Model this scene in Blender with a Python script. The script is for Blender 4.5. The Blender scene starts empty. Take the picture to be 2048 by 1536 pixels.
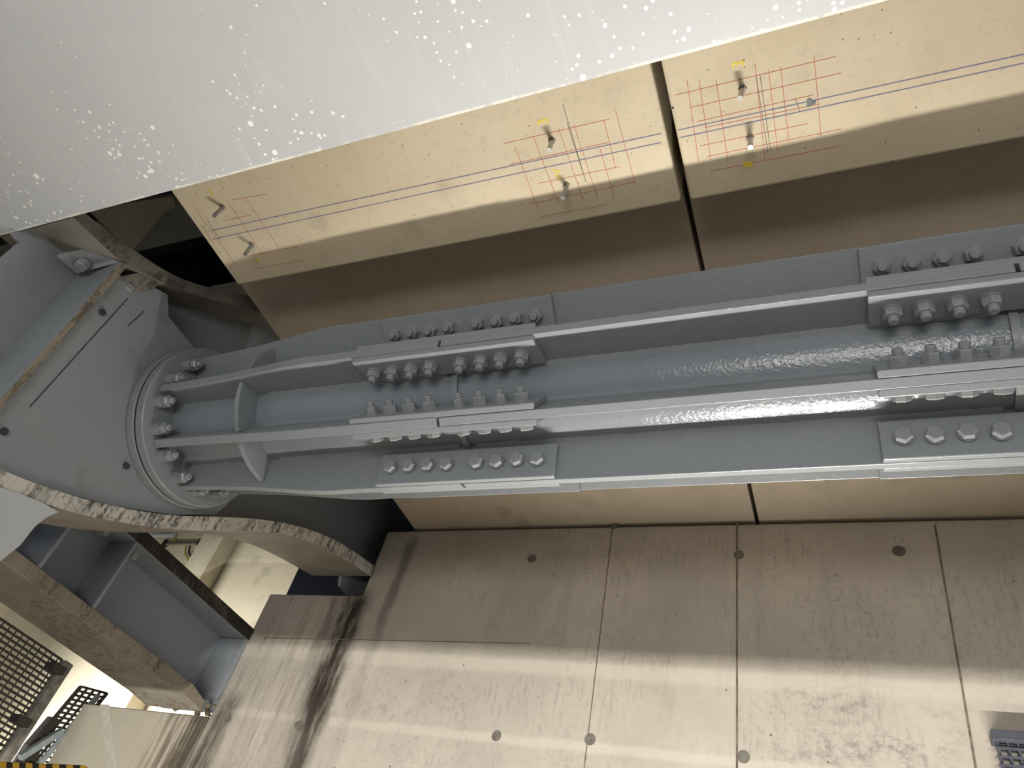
import bpy, bmesh, math, random
from mathutils import Vector, Matrix
from math import sin, cos, radians, pi
random.seed(7)
C = bpy.context.scene.collection
sc = bpy.context.scene
# ---------------------------------------------------------------- camera frame (metres, camera at the origin, X along the strut, Y away, Z up)
F_PX = 1476.19
RC = Matrix(((0.9174197388429104, 0.33467714011493094, 0.21524923847925032),
             (-0.09463496138543728, 0.7089213290097286, -0.6989097032941068),
             (-0.3865038769080888, 0.6208234540991268, 0.6820505787516393)))
def ray(px, py): return RC.transposed() @ Vector((px - 1024, py - 768, F_PX))
def px_(px, py, X): d = ray(px, py); return d * (X / d.x)
def py_(px, py, Y): d = ray(px, py); return d * (Y / d.y)
def pz_(px, py, Z): d = ray(px, py); return d * (Z / d.z)

S = 2.15
SY, SZ = S * cos(radians(46.5)), S * sin(radians(46.5))     # strut axis
ZL, ZS, ZG = .87 * S, .957 * S, .78 * S                      # edge beam soffit, slab soffit, girder soffit
YW = 2.8425                                                  # wall face
XE = -2.22                                                   # front of the bracket flanges

# ---------------------------------------------------------------- materials
def lin(r, g, b):
    f = lambda c: (c / 255 / 12.92) if c / 255 <= .04045 else ((c / 255 + .055) / 1.055) ** 2.4
    return (f(r), f(g), f(b), 1)
class N:
    def __init__(s, name):
        s.m = bpy.data.materials.new(name); s.m.use_nodes = True
        s.t = s.m.node_tree; s.b = s.t.nodes['Principled BSDF']
        s.co = s.t.nodes.new('ShaderNodeTexCoord').outputs['Object']
    def put(s, sock, v):
        if hasattr(v, 'is_linked'): s.t.links.new(v, sock)
        else: sock.default_value = v
    def vec(s, scale, loc=(0, 0, 0)):
        n = s.t.nodes.new('ShaderNodeMapping'); s.put(n.inputs['Vector'], s.co)
        n.inputs['Scale'].default_value = scale; n.inputs['Location'].default_value = loc
        return n.outputs[0]
    def noise(s, scale, detail=4, rough=.55, stretch=None, loc=(0, 0, 0)):
        n = s.t.nodes.new('ShaderNodeTexNoise'); s.put(n.inputs['Vector'], s.vec(stretch or (1, 1, 1), loc))
        n.inputs['Scale'].default_value = scale; n.inputs['Detail'].default_value = detail; n.inputs['Roughness'].default_value = rough
        return n.outputs['Fac']
    def voro(s, scale, stretch=None, rnd=1.0):
        n = s.t.nodes.new('ShaderNodeTexVoronoi'); s.put(n.inputs['Vector'], s.vec(stretch or (1, 1, 1)))
        n.inputs['Scale'].default_value = scale; n.inputs['Randomness'].default_value = rnd
        return n.outputs['Distance'], n.outputs['Color']
    def ramp(s, fac, a, b, va=0., vb=1.):
        n = s.t.nodes.new('ShaderNodeMapRange'); n.interpolation_type = 'SMOOTHSTEP'
        s.put(n.inputs['Value'], fac)
        for k, v in zip(('From Min', 'From Max', 'To Min', 'To Max'), (a, b, va, vb)): s.put(n.inputs[k], v)
        return n.outputs[0]
    def math(s, op, a, b=0.):
        n = s.t.nodes.new('ShaderNodeMath'); n.operation = op; s.put(n.inputs[0], a); s.put(n.inputs[1], b)
        return n.outputs[0]
    def mix(s, fac, a, b, mode='MIX'):
        n = s.t.nodes.new('ShaderNodeMix'); n.data_type = 'RGBA'; n.blend_type = mode
        s.put(n.inputs[0], fac); s.put(n.inputs[6], a); s.put(n.inputs[7], b)
        return n.outputs[2]
    def xyz(s):
        n = s.t.nodes.new('ShaderNodeSeparateXYZ'); s.put(n.inputs[0], s.co); return n.outputs
    def out(s, col, rough=.5, bump=None, strength=.2, dist=.002, metal=0., spec=.5):
        s.put(s.b.inputs['Base Color'], col); s.put(s.b.inputs['Roughness'], rough)
        s.b.inputs['Metallic'].default_value = metal; s.b.inputs['Specular IOR Level'].default_value = spec
        if bump is not None:
            n = s.t.nodes.new('ShaderNodeBump'); n.inputs['Strength'].default_value = strength; n.inputs['Distance'].default_value = dist
            s.put(n.inputs['Height'], bump); s.put(s.b.inputs['Normal'], n.outputs[0])
        return s.m

def paint(name, rgb, rough=.34, peel=.35, grime=.0):
    n = N(name); c = lin(*rgb)
    col = n.mix(n.ramp(n.noise(2.2), .35, .75, 0, .25), c, lin(*[v * .9 for v in rgb]))
    col = n.mix(n.ramp(n.noise(9, 6), .5, .8, 0, .16), col, lin(rgb[0] + 12, rgb[1] + 10, rgb[2] + 4))
    if grime:
        col = n.mix(n.ramp(n.noise(3.1, 8, .7), .5, .75, 0, grime), col, lin(70, 60, 45))
    return n.out(col, n.ramp(n.noise(6), .3, .7, rough - .06, rough + .1), n.noise(95, 3), peel, .0022)
M = {}
M['strut'] = paint('strut grey paint', (131, 135, 138), .3, .4)
M['tube'] = paint('strut tube gloss paint', (127, 132, 136), .17, .6)
M['bolt'] = paint('painted bolt grey', (136, 139, 141), .32, .2)
M['bracket'] = paint('bracket grey paint', (132, 136, 138), .42, .2, .45)
M['beam'] = paint('beam grey paint', (136, 141, 147), .45, .2, .12)

def dirty(name, base, amt, lo, rust=(52, 46, 38), along=(34, 70, 9), cover=.4):
    n = N(name)
    streak = n.noise(1, 5, .7, along); speck = n.noise(70, 6, .75); patch = n.noise(3.6, 5, .65)
    f = n.math('MULTIPLY', n.ramp(n.math('ADD', n.math('MULTIPLY', streak, .6), n.math('MULTIPLY', speck, .4)), lo, lo + .12), n.ramp(patch, cover, cover + .22))
    col = n.mix(n.ramp(n.noise(6, 5), .3, .7, 0, .7), lin(*base), lin(*[v * .84 for v in base]))
    col = n.mix(n.math('MULTIPLY', f, amt), col, lin(*rust))
    return n.out(col, .6, n.noise(60, 4), .3, .002)
M['dirty'] = dirty('stained flange edge', (192, 187, 177), .92, .46, cover=.33)
M['dirtydark'] = dirty('mouldy flange edge', (124, 118, 108), .95, .43, (40, 36, 31))
M['dirtyrust'] = dirty('brown stained flange edge', (140, 131, 116), .85, .46, (66, 54, 40))
M['mould'] = dirty('black moulded flange edge', (96, 90, 80), .95, .36, (32, 29, 25), cover=.25)
M['dustbrown'] = dirty('brown speckled dusty steel', (142, 135, 123), .8, .46, (90, 79, 64), (22, 26, 22))
M['node'] = paint('pale grey gloss paint', (176, 179, 180), .4, .2)
M['dusty'] = dirty('brown dusted steel', (138, 132, 122), .5, .5, (92, 80, 64), (5, 5, 5))

def girder_paint():
    n = N('girder pale grey paint')
    col = n.mix(n.ramp(n.noise(1, 4, .6, (38, 3.2, 6)), .5, .78, 0, .35), lin(189, 191, 191), lin(207, 208, 205))
    col = n.mix(n.ramp(n.noise(1.6, 3), .35, .7, 0, .3), col, lin(176, 177, 179))
    clus = n.ramp(n.noise(3.2, 2), .34, .56, .12, 1)
    edge = n.ramp(n.xyz()[1], .02, .56, .15, 1)
    tot = n.math('MULTIPLY', clus, edge)
    for sca, r0, keep in ((30, .19, .45), (13, .12, .6), (64, .24, .4)):
        d, c = n.voro(sca)
        sep = n.t.nodes.new('ShaderNodeSeparateColor'); n.put(sep.inputs[0], c)
        rad = n.math('MULTIPLY', n.ramp(sep.outputs[0], keep, 1., 0, r0 * 1.5), tot)
        f = n.ramp(n.math('SUBTRACT', rad, d), 0, .03)
        col = n.mix(f, col, lin(240, 240, 232))
    chip = n.math('MULTIPLY', n.ramp(n.xyz()[1], .605, .610), n.ramp(n.noise(4, 5, .7), .42, .55))
    col = n.mix(n.math('MULTIPLY', chip, .8), col, lin(232, 230, 216))
    return n.out(col, .42, n.noise(120, 2), .12, .001)
M['girder'] = girder_paint()

def concrete(name, a, b, pores=1., sheen=.75, scale=1.):
    n = N(name)
    col = n.mix(n.ramp(n.noise(2.3 * scale, 6, .6), .3, .72), lin(*a), lin(*b))
    col = n.mix(n.ramp(n.noise(45, 5, .7), .5, .72, 0, .34), col, lin(*[v * .82 for v in b]))
    d, c = n.voro(5.5)
    col = n.mix(n.math('MULTIPLY', n.ramp(d, .34, .2), n.ramp(n.noise(1.9), .46, .6, 0, .42)), col, lin(*[v * .8 for v in a]))
    d2, c2 = n.voro(60)
    sp = n.t.nodes.new('ShaderNodeSeparateColor'); n.put(sp.inputs[0], c2)
    f = n.math('MULTIPLY', n.ramp(d2, .17, .1), n.ramp(sp.outputs[0], .88, .91))
    col = n.mix(n.math('MULTIPLY', f, .7 * pores), col, lin(70, 60, 48))
    return n.out(col, sheen, n.noise(90, 6, .7), .25, .0015, spec=.3)
M['lip'] = concrete('warm precast concrete', (186, 172, 146), (198, 185, 160))
M['slab'] = concrete('brown grey soffit concrete', (170, 156, 136), (182, 168, 149), .6)
def pedestal_mat():
    n = N('pale cast concrete with drip stains and dark edge')
    x, y, z = n.xyz()
    col = n.mix(n.ramp(n.noise(2.3, 6, .6), .3, .72), lin(196, 187, 168), lin(208, 200, 182))
    col = n.mix(n.ramp(n.noise(45, 5, .7), .55, .75, 0, .25), col, lin(165, 156, 138))
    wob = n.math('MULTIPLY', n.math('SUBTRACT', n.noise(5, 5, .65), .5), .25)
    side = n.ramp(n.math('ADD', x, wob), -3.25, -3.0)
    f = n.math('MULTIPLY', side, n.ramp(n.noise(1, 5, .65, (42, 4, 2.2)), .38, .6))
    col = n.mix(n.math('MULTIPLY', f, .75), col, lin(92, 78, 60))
    col = n.mix(n.math('MULTIPLY', n.ramp(n.math('ADD', x, wob), -3.02, -2.9), .75), col, lin(74, 64, 52))  # right edge darkened over its whole height, beyond the drip streaks
    return n.out(col, .75, n.noise(90, 6, .7), .25, .0015, spec=.3)
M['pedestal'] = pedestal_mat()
M['farwall'] = concrete('pale far concrete', (205, 196, 172), (214, 206, 186), .8)
M['floor'] = concrete('grey floor concrete', (186, 181, 172), (194, 190, 181))

def wall_mat():
    n = N('streaked cast in place wall concrete')
    x, y, z = n.xyz()
    col = n.mix(n.ramp(n.noise(1.7, 6, .6), .3, .7), lin(176, 168, 156), lin(196, 187, 173))
    fine = n.noise(1, 6, .72, (60, 6, 7)); broad = n.noise(1, 4, .6, (13, 2, 1.6))
    blot = n.noise(2.6, 4, .6, (1, 1, 1), (3, 0, 1))
    f = n.math('MULTIPLY', n.ramp(fine, .5, .68), n.ramp(blot, .42, .62))
    col = n.mix(n.math('MULTIPLY', f, .42), col, lin(120, 112, 104))
    col = n.mix(n.math('MULTIPLY', n.ramp(n.noise(40, 7, .78), .5, .64), n.ramp(n.noise(2.1, 4, .6, (1, 1, 1), (7, 0, 3)), .42, .6, .1, .4)), col, lin(132, 124, 116))
    col = n.mix(n.ramp(broad, .5, .78, 0, .3), col, lin(146, 136, 126))
    # mottled scuffed patch on the middle bay below the construction joint
    wob = n.math('MULTIPLY', n.math('SUBTRACT', n.noise(7, 5, .65), .5), .3)
    xm = n.math('MULTIPLY', n.ramp(n.math('ADD', x, wob), -.36, -.2), n.ramp(n.math('ADD', x, wob), .36, .22))
    zm = n.ramp(n.math('ADD', z, wob), 1.4, 1.28)
    mott = n.ramp(n.noise(1, 7, .78, (24, 8, 34)), .46, .6)
    big = n.ramp(n.noise(3.5, 4, .6, (1, 1, 1), (1, 4, 2)), .4, .6)
    f = n.math('MULTIPLY', n.math('MULTIPLY', xm, zm), n.math('MULTIPLY', mott, big))
    col = n.mix(n.math('MULTIPLY', f, .8), col, lin(140, 130, 124))
    # pale washed band at the construction joint and one lower down
    for z0, w in ((1.325, .05), (1.02, .028)):
        band = n.ramp(n.math('ABSOLUTE', n.math('SUBTRACT', n.math('ADD', z, n.math('MULTIPLY', wob, .12)), z0)), w, w * .3)
        col = n.mix(n.math('MULTIPLY', band, .4), col, lin(214, 206, 190))
    # black run-off stains under the bearing shelf
    for x0, w, za, zb, amt in ((-2.28, .12, 1.0, 1.62, 1.), (-2.25, .09, .2, 1.2, .85), (-2.40, .05, 1.3, 1.62, .55), (-2.77, .085, .3, 1.05, .85), (-2.08, .045, 1.5, 1.95, .55)):
        xx = n.math('ABSOLUTE', n.math('SUBTRACT', n.math('ADD', x, n.math('MULTIPLY', wob, .25)), x0))
        g = n.math('MULTIPLY', n.ramp(xx, w, w * .25), n.math('MULTIPLY', n.ramp(z, zb + .1, zb - .02), n.ramp(z, za - .3, za + .2, .25, 1)))
        g = n.math('MULTIPLY', g, n.ramp(n.noise(1, 5, .65, (26, 4, 5)), .25, .6, .3, 1))
        col = n.mix(n.math('MULTIPLY', g, amt), col, lin(52, 46, 38))
    left = n.ramp(n.math('ADD', x, wob), -2.2, -2.5)
    g = n.math('MULTIPLY', left, n.ramp(n.noise(1, 5, .65, (34, 6, 2.4)), .46, .68))
    col = n.mix(n.math('MULTIPLY', g, .42), col, lin(118, 105, 86))
    d2, c2 = n.voro(38)
    sp = n.t.nodes.new('ShaderNodeSeparateColor'); n.put(sp.inputs[0], c2)
    f = n.math('MULTIPLY', n.ramp(d2, .2, .1), n.ramp(sp.outputs[0], .955, .97))
    col = n.mix(n.math('MULTIPLY', f, .8), col, lin(60, 52, 46))
    bmp = n.math('ADD', n.noise(70, 6, .7), n.math('MULTIPLY', fine, .6))
    return n.out(col, .7, bmp, .3, .002, spec=.35)
M['wall'] = wall_mat()

def flat(name, rgb, rough=.6, metal=0., var=.08):
    n = N(name)
    col = n.mix(n.ramp(n.noise(30, 4), .35, .7, 0, 1), lin(*rgb), lin(*[v * (1 - var) for v in rgb]))
    return n.out(col, rough, None, metal=metal)
M['red'] = flat('red crayon', (184, 112, 94), .8)
M['blue'] = flat('blue chalk', (118, 116, 140), .8)
M['pencil'] = flat('pencil', (112, 104, 92), .8)
M['yellow'] = flat('yellow crayon', (226, 202, 60), .8)
M['blot'] = flat('grey filler', (112, 120, 118), .8, var=.3)
M['plug'] = flat('grey mortar plug', (122, 117, 108), .8, var=.2)
M['jointdark'] = flat('dark joint filler', (34, 32, 30), .9)
M['jointwall'] = flat('formwork joint', (134, 118, 102), .8, var=.25)
M['zinc'] = flat('zinc plated steel', (190, 190, 188), .3, .9, .2)
M['dark'] = flat('dark unlit steel', (46, 50, 56), .6)  # dark grey colour of the small bolts and plate seams
M['deepblue'] = flat('deep blue black steel and pocket shade', (26, 33, 44), .5)
M['brownsteel'] = flat('brown grey steel', (104, 98, 90), .6)
M['galv'] = flat('weathered galvanised steel', (150, 146, 136), .5, .2, .25)
M['gratedark'] = flat('dark grating steel', (70, 66, 60), .5, .2)
M['palepost'] = flat('pale blue grey paint', (176, 186, 190), .45)
M['greygrate'] = flat('slate grey grating', (84, 86, 96), .5)
M['wireY'] = flat('green yellow wire', (170, 176, 70), .5)
M['wireB'] = flat('black wire', (40, 40, 40), .5)
M['black'] = flat('plain black', (24, 24, 24), .6)
M['copper'] = flat('plated busbar', (188, 184, 170), .35, .6)
M['white'] = flat('white paint stripe', (214, 208, 194), .7)
M['rubble'] = flat('dusty rubble', (112, 102, 84), .9, var=.4)
M['paneled'] = flat('dark brown panel', (66, 56, 52), .6)
def hazard():
    n = N('yellow black hazard stripes')
    x, y, z = n.xyz()
    s = n.math('FRACT', n.math('MULTIPLY', n.math('ADD', x, z), 15.))
    col = n.mix(n.ramp(s, .48, .52), lin(206, 160, 40), lin(34, 30, 26))
    return n.out(col, .6)
M['hazard'] = hazard()

# ---------------------------------------------------------------- object helpers
def obj(name, bm, mat, parent=None, bevel=0, smooth=False, seg=2, edge=None):
    bmesh.ops.recalc_face_normals(bm, faces=bm.faces)
    me = bpy.data.meshes.new(name); bm.to_mesh(me); bm.free()
    me.materials.append(M[mat])
    if edge:
        me.materials.append(M[edge])
        for p in me.polygons:
            if p.normal.x > .8: p.material_index = 1
    o = bpy.data.objects.new(name, me); C.objects.link(o)
    if smooth:
        for p in me.polygons: p.use_smooth = True
        try: me.set_sharp_from_angle(angle=radians(35))
        except Exception: pass
    if bevel:
        b = o.modifiers.new('bevel', 'BEVEL'); b.width = bevel; b.segments = seg; b.limit_method = 'ANGLE'; b.angle_limit = radians(40)
    if parent is not None:
        o.parent = parent; o.matrix_parent_inverse = parent_inv(parent)
    return o
def parent_inv(p):
    m = Matrix.Identity(4); q = p
    while q is not None:
        m = q.matrix_basis @ m if q.parent is None else q.matrix_parent_inverse @ q.matrix_basis @ m
        q = q.parent
        if q is not None: pass
    return m.inverted()
def tag(o, label, cat, group=None):
    o['label'] = label; o['category'] = cat
    if group: o['group'] = group
    return o
def thing(name, label, cat, loc, group=None):
    o = bpy.data.objects.new(name, None); o.empty_display_size = .1; C.objects.link(o); o.location = loc
    return tag(o, label, cat, group)
def struct(o): o['kind'] = 'structure'; return o

def add_prism(bm, pts, vec):
    vec = Vector(vec)
    a = [bm.verts.new(p) for p in pts]; b = [bm.verts.new(Vector(p) + vec) for p in pts]
    n = len(pts); bm.faces.new(a); bm.faces.new(list(reversed(b)))
    for i in range(n): bm.faces.new((a[i], b[i], b[(i + 1) % n], a[(i + 1) % n]))
    return bm
def prism(pts, vec): return add_prism(bmesh.new(), pts, vec)
def add_box(bm, lo, hi):
    x0, y0, z0 = lo; x1, y1, z1 = hi
    return add_prism(bm, [(x0, y0, z0), (x1, y0, z0), (x1, y1, z0), (x0, y1, z0)], (0, 0, z1 - z0))
def box(lo, hi): return add_box(bmesh.new(), lo, hi)
def resample(pl, n):
    pl = [Vector(p) for p in pl]; L = [0]
    for a, b in zip(pl, pl[1:]): L.append(L[-1] + (b - a).length)
    out = []
    for i in range(n):
        t = L[-1] * i / (n - 1); k = 0
        while k < len(L) - 2 and L[k + 1] < t: k += 1
        u = (t - L[k]) / (L[k + 1] - L[k]); 
        p0 = pl[max(k - 1, 0)]; p1 = pl[k]; p2 = pl[k + 1]; p3 = pl[min(k + 2, len(pl) - 1)]
        out.append(.5 * ((2 * p1) + (p2 - p0) * u + (2 * p0 - 5 * p1 + 4 * p2 - p3) * u * u + (3 * p1 - p0 - 3 * p2 + p3) * u ** 3))
    return out
def strip(top, bot, vec, n=28):
    bm = bmesh.new(); vec = Vector(vec); T = resample(top, n); B = resample(bot, n); rows = []
    for t, b in zip(T, B): rows.append([bm.verts.new(t), bm.verts.new(b), bm.verts.new(b + vec), bm.verts.new(t + vec)])
    for r, q in zip(rows, rows[1:]):
        for k in range(4): bm.faces.new((r[k], q[k], q[(k + 1) % 4], r[(k + 1) % 4]))
    bm.faces.new(rows[0]); bm.faces.new(list(reversed(rows[-1])))
    return bm
def add_cyl(bm, p, axis, r, h, seg=20, r2=None):
    axis = Vector(axis).normalized(); q = axis.to_track_quat('Z', 'Y'); p = Vector(p); r2 = r if r2 is None else r2
    a = [bm.verts.new(p + q @ Vector((r * cos(2 * pi * i / seg), r * sin(2 * pi * i / seg), 0))) for i in range(seg)]
    b = [bm.verts.new(p + q @ Vector((r2 * cos(2 * pi * i / seg), r2 * sin(2 * pi * i / seg), h))) for i in range(seg)]
    bm.faces.new(list(reversed(a))); bm.faces.new(b)
    for i in range(seg): bm.faces.new((a[i], a[(i + 1) % seg], b[(i + 1) % seg], b[i]))
    return bm
def cyl(*a, **k): return add_cyl(bmesh.new(), *a, **k)
def add_hex(bm, z0, r, h, cham=.0035, rot=0.):
    # hex prism along local Z with a chamfered crown
    ring = lambda z, rr: [bm.verts.new((rr * cos(pi / 3 * i + rot), rr * sin(pi / 3 * i + rot), z)) for i in range(6)]
    A, B, D = ring(z0, r), ring(z0 + h - cham, r), ring(z0 + h, r * .86)
    bm.faces.new(list(reversed(A))); bm.faces.new(D)
    for P, Q in ((A, B), (B, D)):
        for i in range(6): bm.faces.new((P[i], P[(i + 1) % 6], Q[(i + 1) % 6], Q[i]))
def add_tube_path(bm, pts, r, seg=8):
    pts = [Vector(p) for p in pts]; rings = []
    for i, p in enumerate(pts):
        d = (pts[min(i + 1, len(pts) - 1)] - pts[max(i - 1, 0)]).normalized(); q = d.to_track_quat('Z', 'Y')
        rings.append([bm.verts.new(p + q @ Vector((r * cos(2 * pi * k / seg), r * sin(2 * pi * k / seg), 0))) for k in range(seg)])
    for a, b in zip(rings, rings[1:]):
        for k in range(seg): bm.faces.new((a[k], a[(k + 1) % seg], b[(k + 1) % seg], b[k]))
    bm.faces.new(list(reversed(rings[0]))); bm.faces.new(rings[-1])
def add_bar(bm, a, b, w, h, up=(0, 0, 1)):
    a, b = Vector(a), Vector(b); d = (b - a).normalized(); s = d.cross(Vector(up)).normalized() * (w / 2); u = s.cross(d).normalized() * (h / 2)
    add_prism(bm, [a - s - u, a + s - u, a + s + u, a - s + u], b - a)

# mesh data reused by every copy of a fastener (all along local +Z, plate face at z=0)
def mesh_of(name, bm, mat, smooth=False):
    bmesh.ops.recalc_face_normals(bm, faces=bm.faces)
    me = bpy.data.meshes.new(name); bm.to_mesh(me); bm.free(); me.materials.append(M[mat])
    if smooth:
        for p in me.polygons: p.use_smooth = True
        me.set_sharp_from_angle(angle=radians(30))
    return me
GRIP = .066
bm = bmesh.new(); add_cyl(bm, (0, 0, -GRIP), (0, 0, 1), .012, GRIP + .036, 18); add_cyl(bm, (0, 0, .036), (0, 0, 1), .012, .003, 18, .0095)
b2 = bmesh.new(); add_hex(b2, 0, .0215, .016); 
for v in b2.verts: v.co.z = -GRIP - .003 - v.co.z
me = bpy.data.meshes.new('tmp'); b2.to_mesh(me); bm.from_mesh(me); b2.free(); bpy.data.meshes.remove(me)
add_cyl(bm, (0, 0, -GRIP - .004), (0, 0, 1), .0225, .0038, 24)
BOLT = mesh_of('bolt', bm, 'bolt', True)
bm = bmesh.new(); add_hex(bm, .004, .0215, .019); NUT = mesh_of('nut', bm, 'bolt')
bm = cyl((0, 0, 0), (0, 0, 1), .023, .004, 24); WASHER = mesh_of('washer', bm, 'bolt', True)
def link(name, me, parent, mw=None):
    o = bpy.data.objects.new(name, me); C.objects.link(o); o.parent = parent
    if mw is not None: o.matrix_parent_inverse = parent_inv(parent); o.matrix_basis = mw
    return o
def frame(p, axis, spin=0.):
    return Matrix.Translation(p) @ Vector(axis).normalized().to_track_quat('Z', 'Y').to_matrix().to_4x4() @ Matrix.Rotation(spin, 4, 'Z')
def bolt(parent, p, axis, spin=None, name='bolt'):
    b = link(name, BOLT, parent, frame(p, axis, random.uniform(0, 6) if spin is None else spin))
    n = link('nut', NUT, b); n.matrix_basis = Matrix.Rotation(random.uniform(0, 1), 4, 'Z')
    link('washer', WASHER, b)
    return b

# ================================================================ THE STRUT
strut = thing('steel_strut', 'long grey painted tubular steel strut with eight bolted radial fins', 'strut', (-2.2, SY, SZ - .31))
TH0 = -9
RT, RF = .176, .306
def fr(o):    # unit radial and tangential (towards higher elevation) of the fin at o degrees
    a = radians(226.5 - (o + TH0)); return Vector((0, cos(a), sin(a))), Vector((0, sin(a), -cos(a)))
AX = Vector((0, SY, SZ))
def at(x, r, o, t=0.):
    u, v = fr(o); return AX + Vector((x, 0, 0)) + u * r + v * t
X0, X1, X2, X3 = -2.162, -1.0145, .4105, 1.75
G = .0045
def tube_seg(xa, xb):
    bm = bmesh.new(); n = 72; rings = []
    for x, r in ((xa, RT - .02), (xa, RT), (xb, RT), (xb, RT - .02)):
        rings.append([bm.verts.new((x, SY + r * cos(2 * pi * i / n), SZ + r * sin(2 * pi * i / n))) for i in range(n)])
    rings.append(rings[0])
    for a, b in zip(rings, rings[1:]):
        for i in range(n): bm.faces.new((a[i], a[(i + 1) % n], b[(i + 1) % n], b[i]))
    return bm
for xa, xb in ((X0, X1 - G), (X1 + G, X2 - G), (X2 + G, X3)): obj('tube', tube_seg(xa, xb), 'tube', strut, smooth=True)
for xj in (X1, X2):       # joint band let into the gap between the tube lengths
    bm = bmesh.new(); n = 72; rings = []
    for x, r in ((xj - .009, RT + .0003), (xj - .009, RT + .009), (xj + .009, RT + .009), (xj + .009, RT + .0003)):
        rings.append([bm.verts.new((x, SY + r * cos(2 * pi * i / n), SZ + r * sin(2 * pi * i / n))) for i in range(n)])
    rings.append(rings[0])
    for a, b in zip(rings, rings[1:]):
        for i in range(n): bm.faces.new((a[i], a[(i + 1) % n], b[(i + 1) % n], b[i]))
    obj('joint_band', bm, 'strut', strut, smooth=True)
def fin_mesh(o, prof, hole=None, th=.0125):
    bm = bmesh.new()
    outer = [(prof[0][0], RT - .004)] + [(x, r) for x, r in prof] + [(prof[-1][0], RT - .004)]
    loops = [outer]
    if hole: loops.append([(hole[0] + hole[2] * cos(2 * pi * i / 18), hole[1] + hole[2] * sin(2 * pi * i / 18)) for i in range(18)])
    edges = []; 
    for lp in loops:
        vs = [bm.verts.new(at(x, r, o, -th)) for x, r in lp]
        edges += [bm.edges.new((vs[i], vs[(i + 1) % len(vs)])) for i in range(len(vs))]
    bmesh.ops.triangle_fill(bm, edges=edges, use_beauty=True)
    ret = bmesh.ops.extrude_face_region(bm, geom=list(bm.faces))
    d = fr(o)[1] * (2 * th)
    for v in [g for g in ret['geom'] if isinstance(g, bmesh.types.BMVert)]: v.co += d
    return bm
def weld(o, xa, xb, side, th=.0125):
    # small fillet of weld at the foot of a fin, slightly uneven
    bm = bmesh.new(); rows = []; n = 50
    for i in range(n):
        x = xa + (xb - xa) * i / (n - 1); s = .010 + random.uniform(-.0018, .0018)
        rows.append([bm.verts.new(at(x, RT - .003, o, side * th)), bm.verts.new(at(x, RT - .002, o, side * (th + s))), bm.verts.new(at(x, RT + s - .001, o, side * th))])
    for r, q in zip(rows, rows[1:]):
        for k in range(3): bm.faces.new((r[k], q[k], q[(k + 1) % 3], r[(k + 1) % 3]))
    bm.faces.new(rows[0]); bm.faces.new(list(reversed(rows[-1])))
    return bm
FIN = (90, 45, 0, -45, -90, -135, 180, 135)
for o in FIN:
    p1 = [(X0, .264), (-2.02, .268), (-1.84, .279), (-1.70, .292), (-1.58, .3045), (-1.50, .309), (-1.42, .3075), (X1 - G, RF)]
    bv = fin_mesh(o, p1, (-1.835, .203, .017), .0145); obj('fin', bv, 'strut', strut, bevel=.0022)
    obj('fin', fin_mesh(o, [(X1 + G, RF), (X2 - G, RF)]), 'strut', strut, bevel=.0022)
    obj('fin', fin_mesh(o, [(X2 + G, RF), (X3, RF)]), 'strut', strut, bevel=.0022)
    if o in (90, 45, 0, -45, -90):
        for s in (-1, 1):
            obj('weld_seam', weld(o, -1.74, X1 - .03, s, .0145), 'strut', strut, smooth=True)
            obj('weld_seam', weld(o, X1 + .03, X2 - .03, s), 'strut', strut, smooth=True)
# splice plates, one each side of every visible fin, with a row of eight bolts
NUTSIDE = {90: -1, 45: -1, 0: 1, -45: -1, -90: -1}
BX = (-.2475, -.1815, -.1155, -.0495, .0505, .1165, .1800, .2445)
TP = .019
for xc in (X1, X2):
    for o in FIN:
        for s in (-1, 1):
            t0 = s * .0128; t1 = s * (.0128 + TP); d = fr(o)[1]
            r0, r1 = .197, .3045
            pts = [at(xc - .297, r0, o, t0), at(xc + .297, r0, o, t0), at(xc + .297, r1, o, t0), at(xc - .297, r1, o, t0)]
            obj('splice_plate', prism(pts, d * (t1 - t0)), 'strut', strut, bevel=.003)
        if o in NUTSIDE:
            s = NUTSIDE[o]
            for bx in BX:
                bolt(strut, at(xc + bx, .249 + random.uniform(-.0015, .0015), o, s * (.0128 + TP)), fr(o)[1] * s)
        # little spacer in the slot between the two fin lengths, set back from the edge
# collar rings between the fins near the flange
for o in FIN:
    bm = bmesh.new(); fa, fb = o - 45 + 3.6, o - 3.6; n = 12; A = []
    for x in (-1.795, -1.778):
        for r in (RT - .002, .262):
            A.append([bm.verts.new(at(x, r, fa + (fb - fa) * i / n)) for i in range(n + 1)])
    a0, a1, b0, b1 = A
    for P, Q in ((a0, a1), (a1, b1), (b1, b0), (b0, a0)):
        for i in range(n): bm.faces.new((P[i], P[i + 1], Q[i + 1], Q[i]))
    bm.faces.new((a0[0], a1[0], b1[0], b0[0])); bm.faces.new((a0[n], b0[n], b1[n], a1[n]))
    obj('ring_stiffener', bm, 'strut', strut, bevel=.002)
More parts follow.
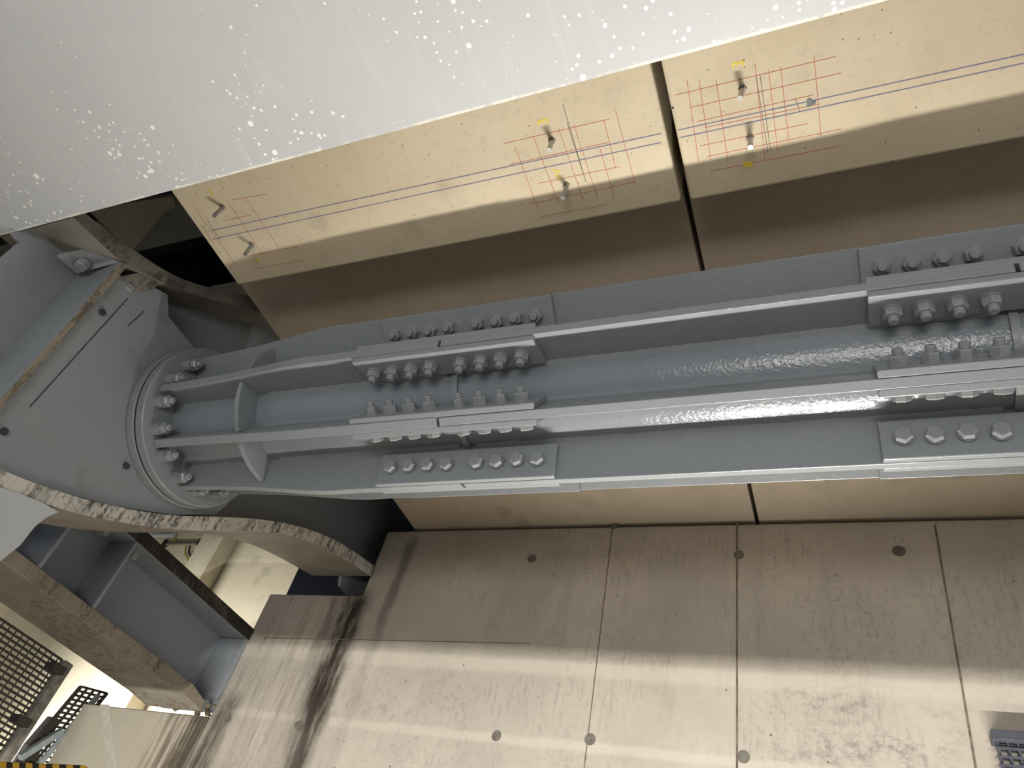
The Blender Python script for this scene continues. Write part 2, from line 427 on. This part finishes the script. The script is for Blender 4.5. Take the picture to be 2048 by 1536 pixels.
# end flange and the bolted plate it sits on
obj('end_flange', cyl((-2.20, SY, SZ), (1, 0, 0), .303, .036, 96), 'strut', strut, bevel=.004, smooth=True)
obj('end_flange', cyl((-2.238, SY, SZ), (1, 0, 0), .307, .033, 96), 'bracket', strut, bevel=.003, smooth=True)
obj('flange_gap', cyl((-2.2049, SY, SZ), (1, 0, 0), .301, .0048, 96), 'black', strut)  # black disc put in for the dark gap between the flange plates
for o in FIN:
    for da in (-11.2, 11.2):
        p = at(-2.164, .249, o - 22.5 + da)
        b = link('flange_bolt', BOLT, strut, frame(p + Vector((.034, 0, 0)), (1, 0, 0), random.uniform(0, 3)))
        n_ = link('nut', NUT, b); n_.matrix_basis = Matrix.Rotation(random.uniform(0, 1), 4, 'Z')
        s_ = obj('sleeve', cyl(p - Vector((.002, 0, 0)), (1, 0, 0), .0225, .037, 24), 'strut', None, smooth=True)
        s_.parent = b; s_.matrix_parent_inverse = parent_inv(b)

# ================================================================ CURVED BRACKET ARM
arm = thing('steel_bracket', 'grey steel bracket with curved flanges that carries the strut end flange', 'bracket', (XE - .2, 1.6, 1.0))
W = .37
def X(pts, x=XE): return [px_(p[0], p[1], x) for p in pts]
upT = [(166, 424), (176, 431), (223, 468), (264, 497), (311, 529), (352, 552), (400, 570), (450, 582), (500, 592), (560, 604)]
upB = [(146, 435), (152, 440), (188, 474), (234, 515), (275, 540), (316, 560), (352, 576), (407, 595), (455, 607), (504, 620), (560, 634)]
obj('flange', strip(X(upT), X(upB), (-W, 0, 0), 40), 'dusty', arm, edge='dirtydark')
loT = [(-60, 900), (0, 937), (59, 962), (117, 982), (176, 1000), (234, 1013), (293, 1024), (352, 1031), (439, 1034), (500, 1037), (556, 1044), (615, 1058), (681, 1086), (748, 1131)]
loB = [(-60, 930), (0, 972), (59, 996), (117, 1016), (176, 1032), (234, 1043), (293, 1053), (352, 1059), (420, 1062), (500, 1062), (556, 1067), (617, 1083), (672, 1109), (742, 1152)]
obj('flange', strip(X(loT), X(loB), (-W, 0, 0), 56), 'dusty', arm, edge='dirty')
# web between the flanges, set back half the flange width
xw = XE - .19
def drop(p, dx): return Vector((dx, p.y, p.z))
T = [drop(p, xw) for p in resample(X(upB), 24)]; B = [drop(p, xw) for p in resample(X(loT), 30)]
web = T + [Vector((xw, 2.8, 2.9)), Vector((xw, 3.55, 2.9)), Vector((xw, 3.55, 1.70)), Vector((xw, 2.84, 1.70))] + list(reversed(B)) + [Vector((xw, .645, B[0].z)), Vector((xw, .645, 1.66)), Vector((xw, T[0].y - .03, 1.66))]
obj('web', prism(web, (-.02, 0, 0)), 'bracket', arm)
# bolted cover plate behind the strut flange
xc = -2.24
cov = [(244, 548), (280, 556), (316, 572), (344, 588), (346, 632), (412, 712), (470, 800), (500, 900), (470, 1000), (440, 1030), (352, 1030), (234, 1012), (117, 981), (0, 936), (-60, 900), (-60, 880)]
obj('cover_plate', prism([drop(p, xc) for p in X(cov)], (-.16, 0, 0)), 'bracket', arm, bevel=.003)
# upright stiffener with a dirty front edge
sx = XE + .002
obj('stiffener', prism(X([(241, 523), (257, 530), (0, 822), (-40, 868), (-40, 845), (0, 799), (126, 657)], sx), (-.20, 0, 0)), 'bracket', arm, edge='dirtyrust')
# corner gussets with a bolt through each
g1 = [px_(118, 507, xw + .06), px_(200, 492, xw + .12), px_(240, 521, XE - .01), px_(158, 542, xw + .05)]
obj('gusset_plate', prism(g1, (0, .0, -.014)), 'bracket', arm)
g2 = [px_(243, 552, XE - .02), px_(285, 544, XE - .012), px_(318, 568, XE - .012), px_(280, 582, XE - .02)]
obj('gusset_plate', prism(g2, (0, 0, -.014)), 'dirtydark', arm)
def hexcap(parent, p, axis, s=1., name='bolt'):
    b = link(name, NUT, parent, frame(p, axis, .3) @ Matrix.Scale(s, 4))
    link('washer', WASHER, b)
    return b
hexcap(arm, px_(172, 522, xw + .09) + Vector((0, 0, -.012)), (0, 0, -1), 1.1)
hexcap(arm, px_(262, 570, XE - .03) + Vector((0, 0, -.012)), (0, 0, -1), .9)
bm = bmesh.new()
for p in ((203, 625), (7, 863), (251, 932)):
    q = px_(*p, xc); bb = bmesh.new(); add_hex(bb, 0, .0125, .010, .003); SB = mesh_of('small_bolt', bb, 'dark'); b = link('small_bolt', SB, arm, frame(q, (1, 0, 0), .2))
# scribed seams on the cover plate
bm.free(); bm = bmesh.new()
for a, b in (((255, 597), (59, 814)), ((288, 622), (256, 652))):
    add_bar(bm, px_(*a, xc), px_(*b, xc), .003, .003, (1, 0, 0))
obj('seam', bm, 'dark', arm)
# node plate with a rounded cut out, welded under the lower flange
nodep = [(-60, 935), (0, 974), (50, 991), (91, 1008), (117, 1024), (106, 1029), (90, 1037), (70, 1053), (55, 1072), (40, 1091), (20, 1107), (0, 1123), (-60, 1160)]
obj('node_plate', prism(X(nodep, XE + .004), (-.03, 0, 0)), 'node', arm)

# ================================================================ HORIZONTAL I-BEAM UNDER THE ARM
XB = -2.83
beam = thing('steel_beam', 'dark grey steel I-beam running under the bracket and butting the concrete wall', 'beam', (XB - .15, 2.2, .97))
WB = .36
def YZ(p, x=XB): return px_(p[0], p[1], x)
yEnd = YW - .004
zt1, zt0 = 1.437, 1.372        # top flange
zb1, zb0 = 1.052, .990         # bottom flange
y0 = .75
def flange(z0, z1, nm, mat): return obj(nm, box((XB - WB, y0, z0), (XB, yEnd, z1)), mat, beam, bevel=.004)
obj('flange', box((XB - WB, y0, zt0), (XB, yEnd, zt1)), 'beam', beam, bevel=.004, edge='mould')
pts = [(y0, zb0), (2.62, zb0), (2.76, zb0 - .012), (2.76, zb1 - .03), (2.64, zb1), (y0, zb1)]
obj('flange', prism([Vector((XB, a, b)) for a, b in pts], (-WB, 0, 0)), 'dustbrown', beam, bevel=.004, edge='dirtyrust')
obj('web', box((XB - WB / 2 - .012, y0, zb1 + .0005), (XB - WB / 2 + .012, yEnd - .03, zt0 - .0005)), 'beam', beam)
obj('end_plate', box((XB - WB + .02, yEnd - .028, zb0 + .012), (XB - .004, yEnd, zt0 - .002)), 'beam', beam, bevel=.003)
for p in ((246, 1130), (108, 1098)):
    yy = YZ(p).y
    obj('stiffener', box((XB - WB / 2 + .0125, yy - .008, zb1 + .0005), (XB - .004, yy + .008, zt0 - .0005)), 'beam', beam, bevel=.002)
ys = YZ((246, 1130)).y
for yy, zz in ((ys + .075, zt0), (ys - .11, zt0)):
    b = hexcap(beam, Vector((XB - .10, yy, zz)), (0, 0, -1), 1.35)

# ================================================================ GIRDER OVERHEAD
gird = thing('steel_girder', 'wide pale grey steel girder underside flecked with white paint spots', 'girder', (-.5, .1, ZG))
obj('flange', box((-6.9, -.75, ZG), (3.2, .6155, ZG + .035)), 'girder', gird, bevel=.004)
obj('web', box((-6.9, -.09, ZG + .0355), (3.2, -.06, 3.595)), 'girder', gird)  # web carried up to the ceiling to block ambient light

# ================================================================ PRECAST EDGE BEAMS AND THEIR SETTING-OUT MARKS
LIPY0, LIPY1 = .22, 1.081
eb1 = tag(obj('concrete_edge_beam', box((-1.922, LIPY0, ZL), (-.316, LIPY1, ZL + .55)), 'lip', bevel=.008), 'left warm beige concrete edge beam with four protruding studs, above the strut', 'concrete beam', 'precast edge beams')
eb2 = tag(obj('concrete_edge_beam', box((-.291, LIPY0, ZL), (1.9, LIPY1 + .003, ZL + .55)), 'lip', bevel=.008), 'right warm beige concrete edge beam beyond the open joint, with two studs', 'concrete beam', 'precast edge beams')
def L(p): return pz_(p[0], p[1], ZL)
def lines(segs, name, mat, parent, w):
    bm = bmesh.new()
    for a, b in segs: add_bar(bm, L(a) - Vector((0, 0, .0002)), L(b) - Vector((0, 0, .0002)), w, .0008, (0, 0, 1))
    return obj(name, bm, mat, parent)
r1 = [((382, 405), (470, 528)), ((452, 397), (528, 514)), ((490, 394), (558, 496)), ((464, 400), (534, 388)), ((449, 441), (502, 430)), ((499, 511), (596, 493)), ((511, 537), (608, 520)),
      ((1008, 287), (1219, 238)), ((1020, 329), (1216, 285)), ((1076, 367), (1240, 333)), ((1058, 408), (1269, 364)), ((1082, 433), (1216, 409)),
      ((1029, 291), (1076, 417)), ((1067, 273), (1118, 409)), ((1117, 256), (1167, 402)), ((1148, 250), (1196, 399)), ((1208, 241), (1231, 335)), ((1200, 297), (1228, 393)), ((1231, 221), (1271, 370))]
r2 = [((1374, 161), (1397, 322)), ((1398, 161), (1422, 320)), ((1432, 159), (1456, 324)), ((1510, 128), (1530, 320)), ((1537, 139), (1555, 300)), ((1561, 133), (1577, 278)), ((1628, 111), (1642, 271)),
      ((1351, 190), (1672, 113)), ((1381, 215), (1683, 146)), ((1395, 243), (1626, 190)), ((1410, 255), (1640, 208)), ((1399, 292), (1617, 247)), ((1414, 313), (1683, 258)), ((1421, 342), (1683, 291))]
lines(r1, 'red_grid_line', 'red', eb1, .0016)['label'] = 'red crayon grid lines'
lines(r2, 'red_grid_line', 'red', eb2, .0016)['label'] = 'red crayon grid lines'
lines([((423, 461), (1322, 267)), ((426, 478), (1322, 285))], 'blue_line', 'blue', eb1, .0028)['label'] = 'pair of blue setting-out lines'
lines([((1357, 260), (2100, 97)), ((1361, 275), (2100, 115))], 'blue_line', 'blue', eb2, .0028)['label'] = 'pair of blue setting-out lines'
lines([((1126, 209), (1172, 364)), ((1134, 245), (1166, 345)), ((415, 440), (440, 480)), ((405, 452), (425, 485))], 'pencil_line', 'pencil', eb1, .0016)
lines([((1512, 150), (1536, 306)), ((1520, 150), (1541, 300)), ((1590, 196), (1600, 224))], 'pencil_line', 'pencil', eb2, .0016)
def number(txt, p, size, parent):
    cu = bpy.data.curves.new('number', 'FONT'); cu.body = txt; cu.size = size; cu.extrude = .0004; cu.align_x = 'CENTER'; cu.align_y = 'CENTER'
    tmp = bpy.data.objects.new('number', cu); C.objects.link(tmp)
    me = bpy.data.meshes.new_from_object(tmp.evaluated_get(bpy.context.evaluated_depsgraph_get()))
    bpy.data.objects.remove(tmp); bpy.data.curves.remove(cu)
    m = Matrix(((0, -1, 0, 0), (-1, 0, 0, 0), (0, 0, -1, 0), (0, 0, 0, 1)))
    me.transform(Matrix.Translation(L(p) - Vector((0, 0, .0004))) @ m)
    me.materials.clear(); me.materials.append(M['yellow'])
    o = bpy.data.objects.new('yellow_number', me); C.objects.link(o); o.parent = parent; o['label'] = 'yellow crayon number %s' % txt
number('3', (1478, 128), .042, eb2); number('3', (1087, 243), .042, eb1)
def smear(p, parent, a=.02, b=.009):
    bm = bmesh.new(); c = L(p)
    for k in range(4):
        y = c.y - b + k * b * .66
        add_bar(bm, Vector((c.x - a + random.uniform(0, .008), y, c.z - .0003)), Vector((c.x + a - random.uniform(0, .012), y + .006, c.z - .0003)), .0035, .0008)
    obj('yellow_mark', bm, 'yellow', parent)
smear((1115, 346), eb1, .012, .012); smear((1497, 326), eb2, .016, .006); smear((421, 382), eb1, .008, .006); smear((516, 519), eb1, .008, .006)
bm = cyl(L((1621, 205)) - Vector((0, 0, .0012)), (0, 0, 1), .010, .002, 18)
c0 = L((1621, 205))
for v in bm.verts:
    k = 1 + .3 * sin(3 * math.atan2(v.co.y - c0.y, v.co.x - c0.x) + 1); v.co.x = c0.x + (v.co.x - c0.x) * k; v.co.y = c0.y + (v.co.y - c0.y) * k
obj('grey_blot', bm, 'blot', eb2)
bm = cyl(L((1346, 216)) - Vector((0, 0, .0008)), (0, 0, 1), .0028, .002, 12); obj('drill_hole', bm, 'black', eb2)
# threaded anchor studs drilled up into the edge beams
STUD = [((446, 414), 'threaded stud at the left end of the left edge beam, upper of its pair', .0),
        ((504, 489), 'threaded stud at the left end of the left edge beam, lower of its pair', .0),
        ((1104, 281), 'threaded stud left of the open joint, upper one, under a yellow 3', .0),
        ((1133, 370), 'threaded stud left of the open joint, lower one, inside the red grid', .0),
        ((1485, 178), 'threaded stud right of the open joint, upper one, below a yellow 3', .0),
        ((1500, 276), 'threaded stud right of the open joint, lower one, on the shadow edge', .0)]
bm = bmesh.new(); n = 14; rows = []
for k in range(30):
    z = .003 - .0022 * k; r = .0066 if k % 2 else .0056
    rows.append([bm.verts.new((r * cos(2 * pi * i / n), r * sin(2 * pi * i / n), z)) for i in range(n)])
for a, b in zip(rows, rows[1:]):
    for i in range(n): bm.faces.new((a[i], a[(i + 1) % n], b[(i + 1) % n], b[i]))
bm.faces.new(rows[0]); bm.faces.new(rows[-1]); ROD = mesh_of('rod', bm, 'zinc')
bm = bmesh.new(); add_hex(bm, -.0005, .0105, .006, .001)
for v in bm.verts: v.co.z = -v.co.z
COLLAR = mesh_of('collar', bm, 'galv')
for p, lab, tl in STUD:
    t = thing('anchor_stud', lab, 'anchor stud', L(p), 'anchor studs in the edge beams')
    r = link('rod', ROD, t); r.rotation_euler = (random.uniform(-.1, .1), random.uniform(-.1, .1), 0)
    link('collar', COLLAR, t)

# ================================================================ SETTING
def slab(x0, x1, y1=YW + .6):
    return struct(obj('ceiling', box((x0, LIPY1 + .012, ZS), (x1, y1, ZS + .35)), 'slab', bevel=.005))
slab(-2.1, -.337); slab(-.322, 3.6)
# main wall: an L outline with the bearing shelf cut out of its left top corner
w0 = [(-2.85, -3.), (4., -3.), (4., ZS - .018), (-2.256, ZS - .018), (-2.256, 1.648), (-2.85, 1.648)]
wall = struct(obj('wall_front', prism([(a, YW, b) for a, b in w0], (0, .75, 0)), 'wall', bevel=.01))
for p, r in (((1064, 1117), .023), ((1478, 1110), .022), ((1798, 1102), .025), ((1228, 1052), .018), ((993, 1472), .021), ((1180, 1479), .022), ((1487, 1514), .022), ((596, 1450), .018), ((456, 1439), .018)):
    q = py_(*p, YW); obj('tie_hole_plug', cyl(q + Vector((0, .004, 0)), (0, -1, 0), r, .0055, 24), 'plug', wall)
for a, b, w in (((1474, 1046), (1474, 1540), .0075), ((1870, 1050), (1952, 1540), .007), ((1226, 1050), (1168, 1540), .004), ((530, 1276), (1060, 1287), .003)):
    bm = bmesh.new(); pa, pb = py_(*a, YW), py_(*b, YW); add_bar(bm, pa, pb + (pb - pa) * .0, w, .004, (0, 1, 0)); o = obj('formwork_joint', bm, 'jointwall', wall)
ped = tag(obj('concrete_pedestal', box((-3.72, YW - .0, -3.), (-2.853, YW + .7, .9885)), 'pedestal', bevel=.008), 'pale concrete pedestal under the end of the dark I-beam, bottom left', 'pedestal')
q = py_(212, 1405, YW); q2 = py_(225, 1540, YW)
obj('painted_stripe', prism([(q.x - .035, YW - .001, q.z - .01), (q.x + .035, YW - .001, q.z - .01), (q2.x + .035, YW - .001, q2.z), (q2.x - .035, YW - .001, q2.z)], (0, .002, 0)), 'white', ped)
# far wall, dark pocket, high ceiling, deck and lower floor
YB = 4.1
struct(obj('wall_rear', box((-9., YB, -3.), (-2.93, YB + .3, 4.)), 'farwall'))
struct(obj('trim_pilaster', box((py_(392, 1160, YB).x - .02, YB - .16, -3.), (py_(432, 1100, YB - .16).x, YB, 4.)), 'farwall', bevel=.006)).name = 'trim_1'
struct(obj('wall_pocket', box((-3.47, YW + .76, -3.), (-1.2, YW + .9, 4.)), 'deepblue'))  # dark sheet; the shade of the pocket is put into its colour
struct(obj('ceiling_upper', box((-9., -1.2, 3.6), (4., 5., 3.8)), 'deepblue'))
struct(obj('wall_left_blocker', box((-7.2, -3., -3.), (-7., YB, 3.6)), 'farwall'))  # unseen wall added to keep ambient light out of the gap
struct(obj('floor', box((-6., -3., -1.62), (4., .826, -1.5)), 'floor', bevel=.004))  # unseen deck; edge and pale tone set for wall shade and bounce
struct(obj('floor', box((-9., -3., -3.2), (4., 5., -3.0)), 'floor'))
# dim steel seen up through the gap beside the bracket
for (a, b, z) in (((270, 530), (420, 495), 2.75), ((350, 570), (470, 545), 2.55)):
    pa, pb = pz_(*a, z), pz_(*b, z)
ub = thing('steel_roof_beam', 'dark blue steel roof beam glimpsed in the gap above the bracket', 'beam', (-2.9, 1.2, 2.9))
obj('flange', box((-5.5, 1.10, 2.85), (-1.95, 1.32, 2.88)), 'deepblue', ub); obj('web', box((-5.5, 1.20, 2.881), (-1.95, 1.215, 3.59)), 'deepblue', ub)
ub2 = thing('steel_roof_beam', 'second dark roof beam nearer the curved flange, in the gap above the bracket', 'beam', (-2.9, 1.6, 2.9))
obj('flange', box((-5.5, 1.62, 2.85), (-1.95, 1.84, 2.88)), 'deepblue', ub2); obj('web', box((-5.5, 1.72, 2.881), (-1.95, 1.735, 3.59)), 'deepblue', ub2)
bz = 2.5
pts = [pz_(*p, bz) for p in ((175, 420), (345, 392), (352, 412), (325, 428), (295, 465), (268, 498), (240, 480))]
br = tag(obj('brace_plate', prism(pts, (0, 0, .03)), 'brownsteel'), 'brown grey steel brace plate in the dark gap under the girder edge', 'brace')

# ================================================================ BOTTOM LEFT CLUTTER
xf = -3.32
fence = thing('mesh_fence', 'steel mesh fence panel clamped to a grey post, bottom left', 'fence', (xf, 2.3, -.2))
pA, pB = px_(128, 1322, xf), px_(10, 1536, xf)
yp = pA.y
obj('post', box((xf - .03, yp - .0, -3.), (xf + .012, yp + .05, pA.z + .005)), 'galv', fence, bevel=.004)
bm = bmesh.new()
z1 = px_(0, 1236, xf).z; 
top = px_(110, 1310, xf).z
k = 0
while k < 40:
    zz = top - .0225 * k; add_box(bm, (xf - .004, yp - 1.2, zz - .0055), (xf + .004, yp - .012, zz + .0035)); k += 1
for k in range(32):
    yy = yp - .03 - .036 * k; add_box(bm, (xf - .0075, yy - .0022, top - .9), (xf - .0035, yy + .0022, top + .004))
obj('mesh_panel', bm, 'gratedark', fence)
for py, pyy in ((97, 1330), (36, 1440)):
    q = px_(py, pyy, xf); bm = box((xf - .02, yp - .055, q.z - .018), (xf + .04, yp + .01, q.z + .018)); obj('clamp', bm, 'gratedark', fence, bevel=.004)
xt = -3.8
tray = thing('cable_tray', 'perforated dark cable tray standing beside the pedestal, bottom left', 'cable tray', (xt, 2.9, -.4))
q0, q1 = px_(188, 1380, xt), px_(60, 1536, xt)
bm = bmesh.new(); d = (q1 - q0); d = d + d * .25; side = Vector((0, -.085, -.02))
for s in (0, 1): add_bar(bm, q0 + side * s * 2 - side, q0 + side * s * 2 - side + d, .012, .02, (1, 0, 0))
n = 22
for k in range(n + 1):
    a = q0 - side + d * (k / n); add_bar(bm, a, a + side * 2, .011, .016, (1, 0, 0))
for s in (.5, 1., 1.5): add_bar(bm, q0 - side + side * s, q0 - side + side * s + d, .008, .014, (1, 0, 0))
obj('rungs', bm, 'gratedark', tray)
rail = thing('handrail', 'pale blue grey handrail with a diagonal strut, bottom left', 'handrail', (xt + .1, 2.9, -.4))
bm = bmesh.new(); a, b = px_(196, 1392, xt + .055), px_(72, 1536, xt + .055); add_tube_path(bm, [a, a + (b - a) * .5, b + (b - a) * .3], .016, 12); obj('rail', bm, 'palepost', rail, smooth=True)
bm = bmesh.new(); a, b = px_(124, 1462, xt + .055), px_(40, 1515, xt + .055); add_bar(bm, a, b, .03, .03, (1, 0, 0)); obj('brace', bm, 'palepost', rail)
pq = [px_(p[0], p[1], xt - .12) for p in ((60, 1490), (108, 1434), (124, 1440), (90, 1490))]
pq += [Vector((xt - .12, pq[3].y, -3.)), Vector((xt - .12, pq[0].y, -3.))]
pn = tag(obj('dark_panel', prism(pq, (-.05, 0, 0)), 'paneled'), 'dark brown board standing behind the cable tray', 'board')
obj('support', box((xt - .05, q1.y - .02, -3.), (xt - .012, q1.y + .02, q1.z + .03)), 'gratedark', tray)
hz = py_(0, 1535, 1.9); hz2 = py_(168, 1529, 1.9)
hb = thing('hazard_bar', 'yellow and black striped hazard bar at the bottom left corner', 'barrier', (hz2.x - .2, 1.92, -3.))
obj('bar', prism([(hz.x - .3, 1.9, hz.z), (hz2.x, 1.9, hz2.z), (hz2.x, 1.9, hz2.z - .12), (hz.x - .3, 1.9, hz.z - .12)], (0, .04, 0)), 'hazard', hb, bevel=.006)
for x in (hz2.x - .1, hz.x - .15): obj('leg', box((x - .025, 1.941, -3.), (x + .025, 1.98, hz2.z - .02)), 'galv', hb)
# earth bar and its wires on the far wall
eq0, eq1 = py_(331, 1087, YB - .02), py_(398, 1091, YB - .02)
eb = thing('earth_bar', 'drilled metal earthing bar with black end blocks on the lit far wall', 'earth bar', (eq0 + eq1) / 2)
bm = box((eq0.x, YB - .03, eq0.z - .02), (eq1.x, YB - .016, eq0.z + .02)); obj('bar', bm, 'copper', eb, bevel=.002)
bm = bmesh.new()
for k in range(11):
    x = eq0.x + .03 + (eq1.x - eq0.x - .06) * k / 10; add_cyl(bm, (x, YB - .029, eq0.z + .002), (0, -1, 0), .0085, .004, 12)
obj('bolt_row', bm, 'black', eb)
for x in (eq0.x, eq1.x): obj('end_block', box((x - .018, YB - .04, eq0.z - .03), (x + .018, YB, eq0.z + .03)), 'black', eb, bevel=.003)
for i, (ps, mt, lb) in enumerate(((((352, 1062), (347, 1074), (352, 1086), (350, 1090)), 'wireY', 'short green and yellow wire looping above the earthing bar'),
                   (((372, 1092), (370, 1106), (376, 1120), (373, 1134), (368, 1142)), 'wireY', 'left green and yellow wire dropping from the earthing bar'),
                   (((380, 1092), (378, 1106), (385, 1118), (384, 1132), (374, 1142)), 'wireB', 'dark wire dropping beside the green wire from the earthing bar'))):
    bm = bmesh.new(); add_tube_path(bm, resample([py_(*p, YB - .022) for p in ps], 16), .007, 8)
    tag(obj('earth_wire', bm, mt, smooth=True), lb, 'wire', 'wires at the earthing bar')
# conduit stub above the bar
cq = py_(326, 1071, YB - .03); tag(obj('conduit', cyl(cq - Vector((.12, 0, 0)), (1, 0, 0), .022, .26, 16), 'palepost', smooth=True), 'short pale conduit stub above the earthing bar', 'conduit')
# rubble at the beam end
bm = bmesh.new()
for k in range(26):
    c = Vector((XB - .06 + random.uniform(-.16, .09), YW - .01 - random.uniform(0, .05), .985 + random.uniform(-.004, .05))); s = random.uniform(.006, .017)
    vs = bmesh.ops.create_icosphere(bm, subdivisions=1, radius=s)['verts']
    for v in vs: v.co = v.co * random.uniform(.7, 1.2) + c
rb = tag(obj('rubble', bm, 'rubble'), 'dusty rubble gathered at the bottom end of the dark I-beam', 'rubble'); rb['kind'] = 'stuff'
# grating panel on the wall at the lower right
g0 = py_(1980, 1460, YW - .05); gr = thing('grating_panel', 'slate grey grating panel with a solid top bar, lower right corner', 'grating', (g0.x + .2, YW - .05, g0.z - .3))
obj('top_bar', box((g0.x, YW - .06, g0.z - .032), (g0.x + .5, YW - .0005, g0.z)), 'greygrate', gr, bevel=.002)
bm = bmesh.new()
for k in range(14): add_box(bm, (g0.x + .004, YW - .05, g0.z - .05 - .026 * k - .007), (g0.x + .5, YW - .044, g0.z - .05 - .026 * k))
for k in range(18): add_box(bm, (g0.x + .012 + .027 * k, YW - .044, g0.z - .42), (g0.x + .018 + .027 * k, YW - .012, g0.z - .03))
obj('mesh', bm, 'greygrate', gr)

# ================================================================ LIGHT
def area(name, loc, target, sx, sy, power, col=(1, 1, 1), spread=180):
    l = bpy.data.lights.new(name, 'AREA'); l.shape = 'RECTANGLE'; l.size = sx; l.size_y = sy; l.energy = power; l.color = col; l.spread = radians(spread)
    o = bpy.data.objects.new(name, l); C.objects.link(o); o.location = loc
    z = (Vector(loc) - Vector(target)).normalized(); x = Vector((1, 0, 0)); y = z.cross(x).normalized(); x = y.cross(z)
    o.rotation_euler = Matrix((x, y, z)).transposed().to_euler(); return o
area('flood_lamp', (-.15, 2.56, -1.0), (-.4, 1.05, 1.9), .9, .07, 21, (1., .97, .91), 72)
area('under_deck_lamp', (-.3, .30, -2.4), (-.3, 2.84, 1.0), 3.6, .011, 235, (1., .965, .905), 150)
area('far_lamp', (-5.3, 2.5, .5), (-4.6, 4.1, .9), 1., .4, 72, (1., .97, .9), 95)
area('walkway_lamp', (.3, -2.5, -.45), (-.8, 1.5, 1.6), 1.6, .5, 52, (1., .96, .9))
w = bpy.data.worlds.new('World'); sc.world = w; w.use_nodes = True
w.node_tree.nodes['Background'].inputs[0].default_value = (.86, .92, 1., 1); w.node_tree.nodes['Background'].inputs[1].default_value = .62

# ================================================================ CAMERA
cam = bpy.data.cameras.new('camera'); co = bpy.data.objects.new('camera', cam); C.objects.link(co)
cam.sensor_fit = 'HORIZONTAL'; cam.sensor_width = 36; cam.lens = F_PX / 2048 * 36; cam.clip_start = .02
right, down, fwd = (RC @ Matrix.Identity(3))[0], RC[1], RC[2]
co.matrix_world = Matrix((right, -down, -fwd)).transposed().to_4x4()
sc.camera = co
sc.view_settings.view_transform = 'Standard'; sc.view_settings.look = 'None'; sc.view_settings.gamma = 1; sc.view_settings.exposure = -.04
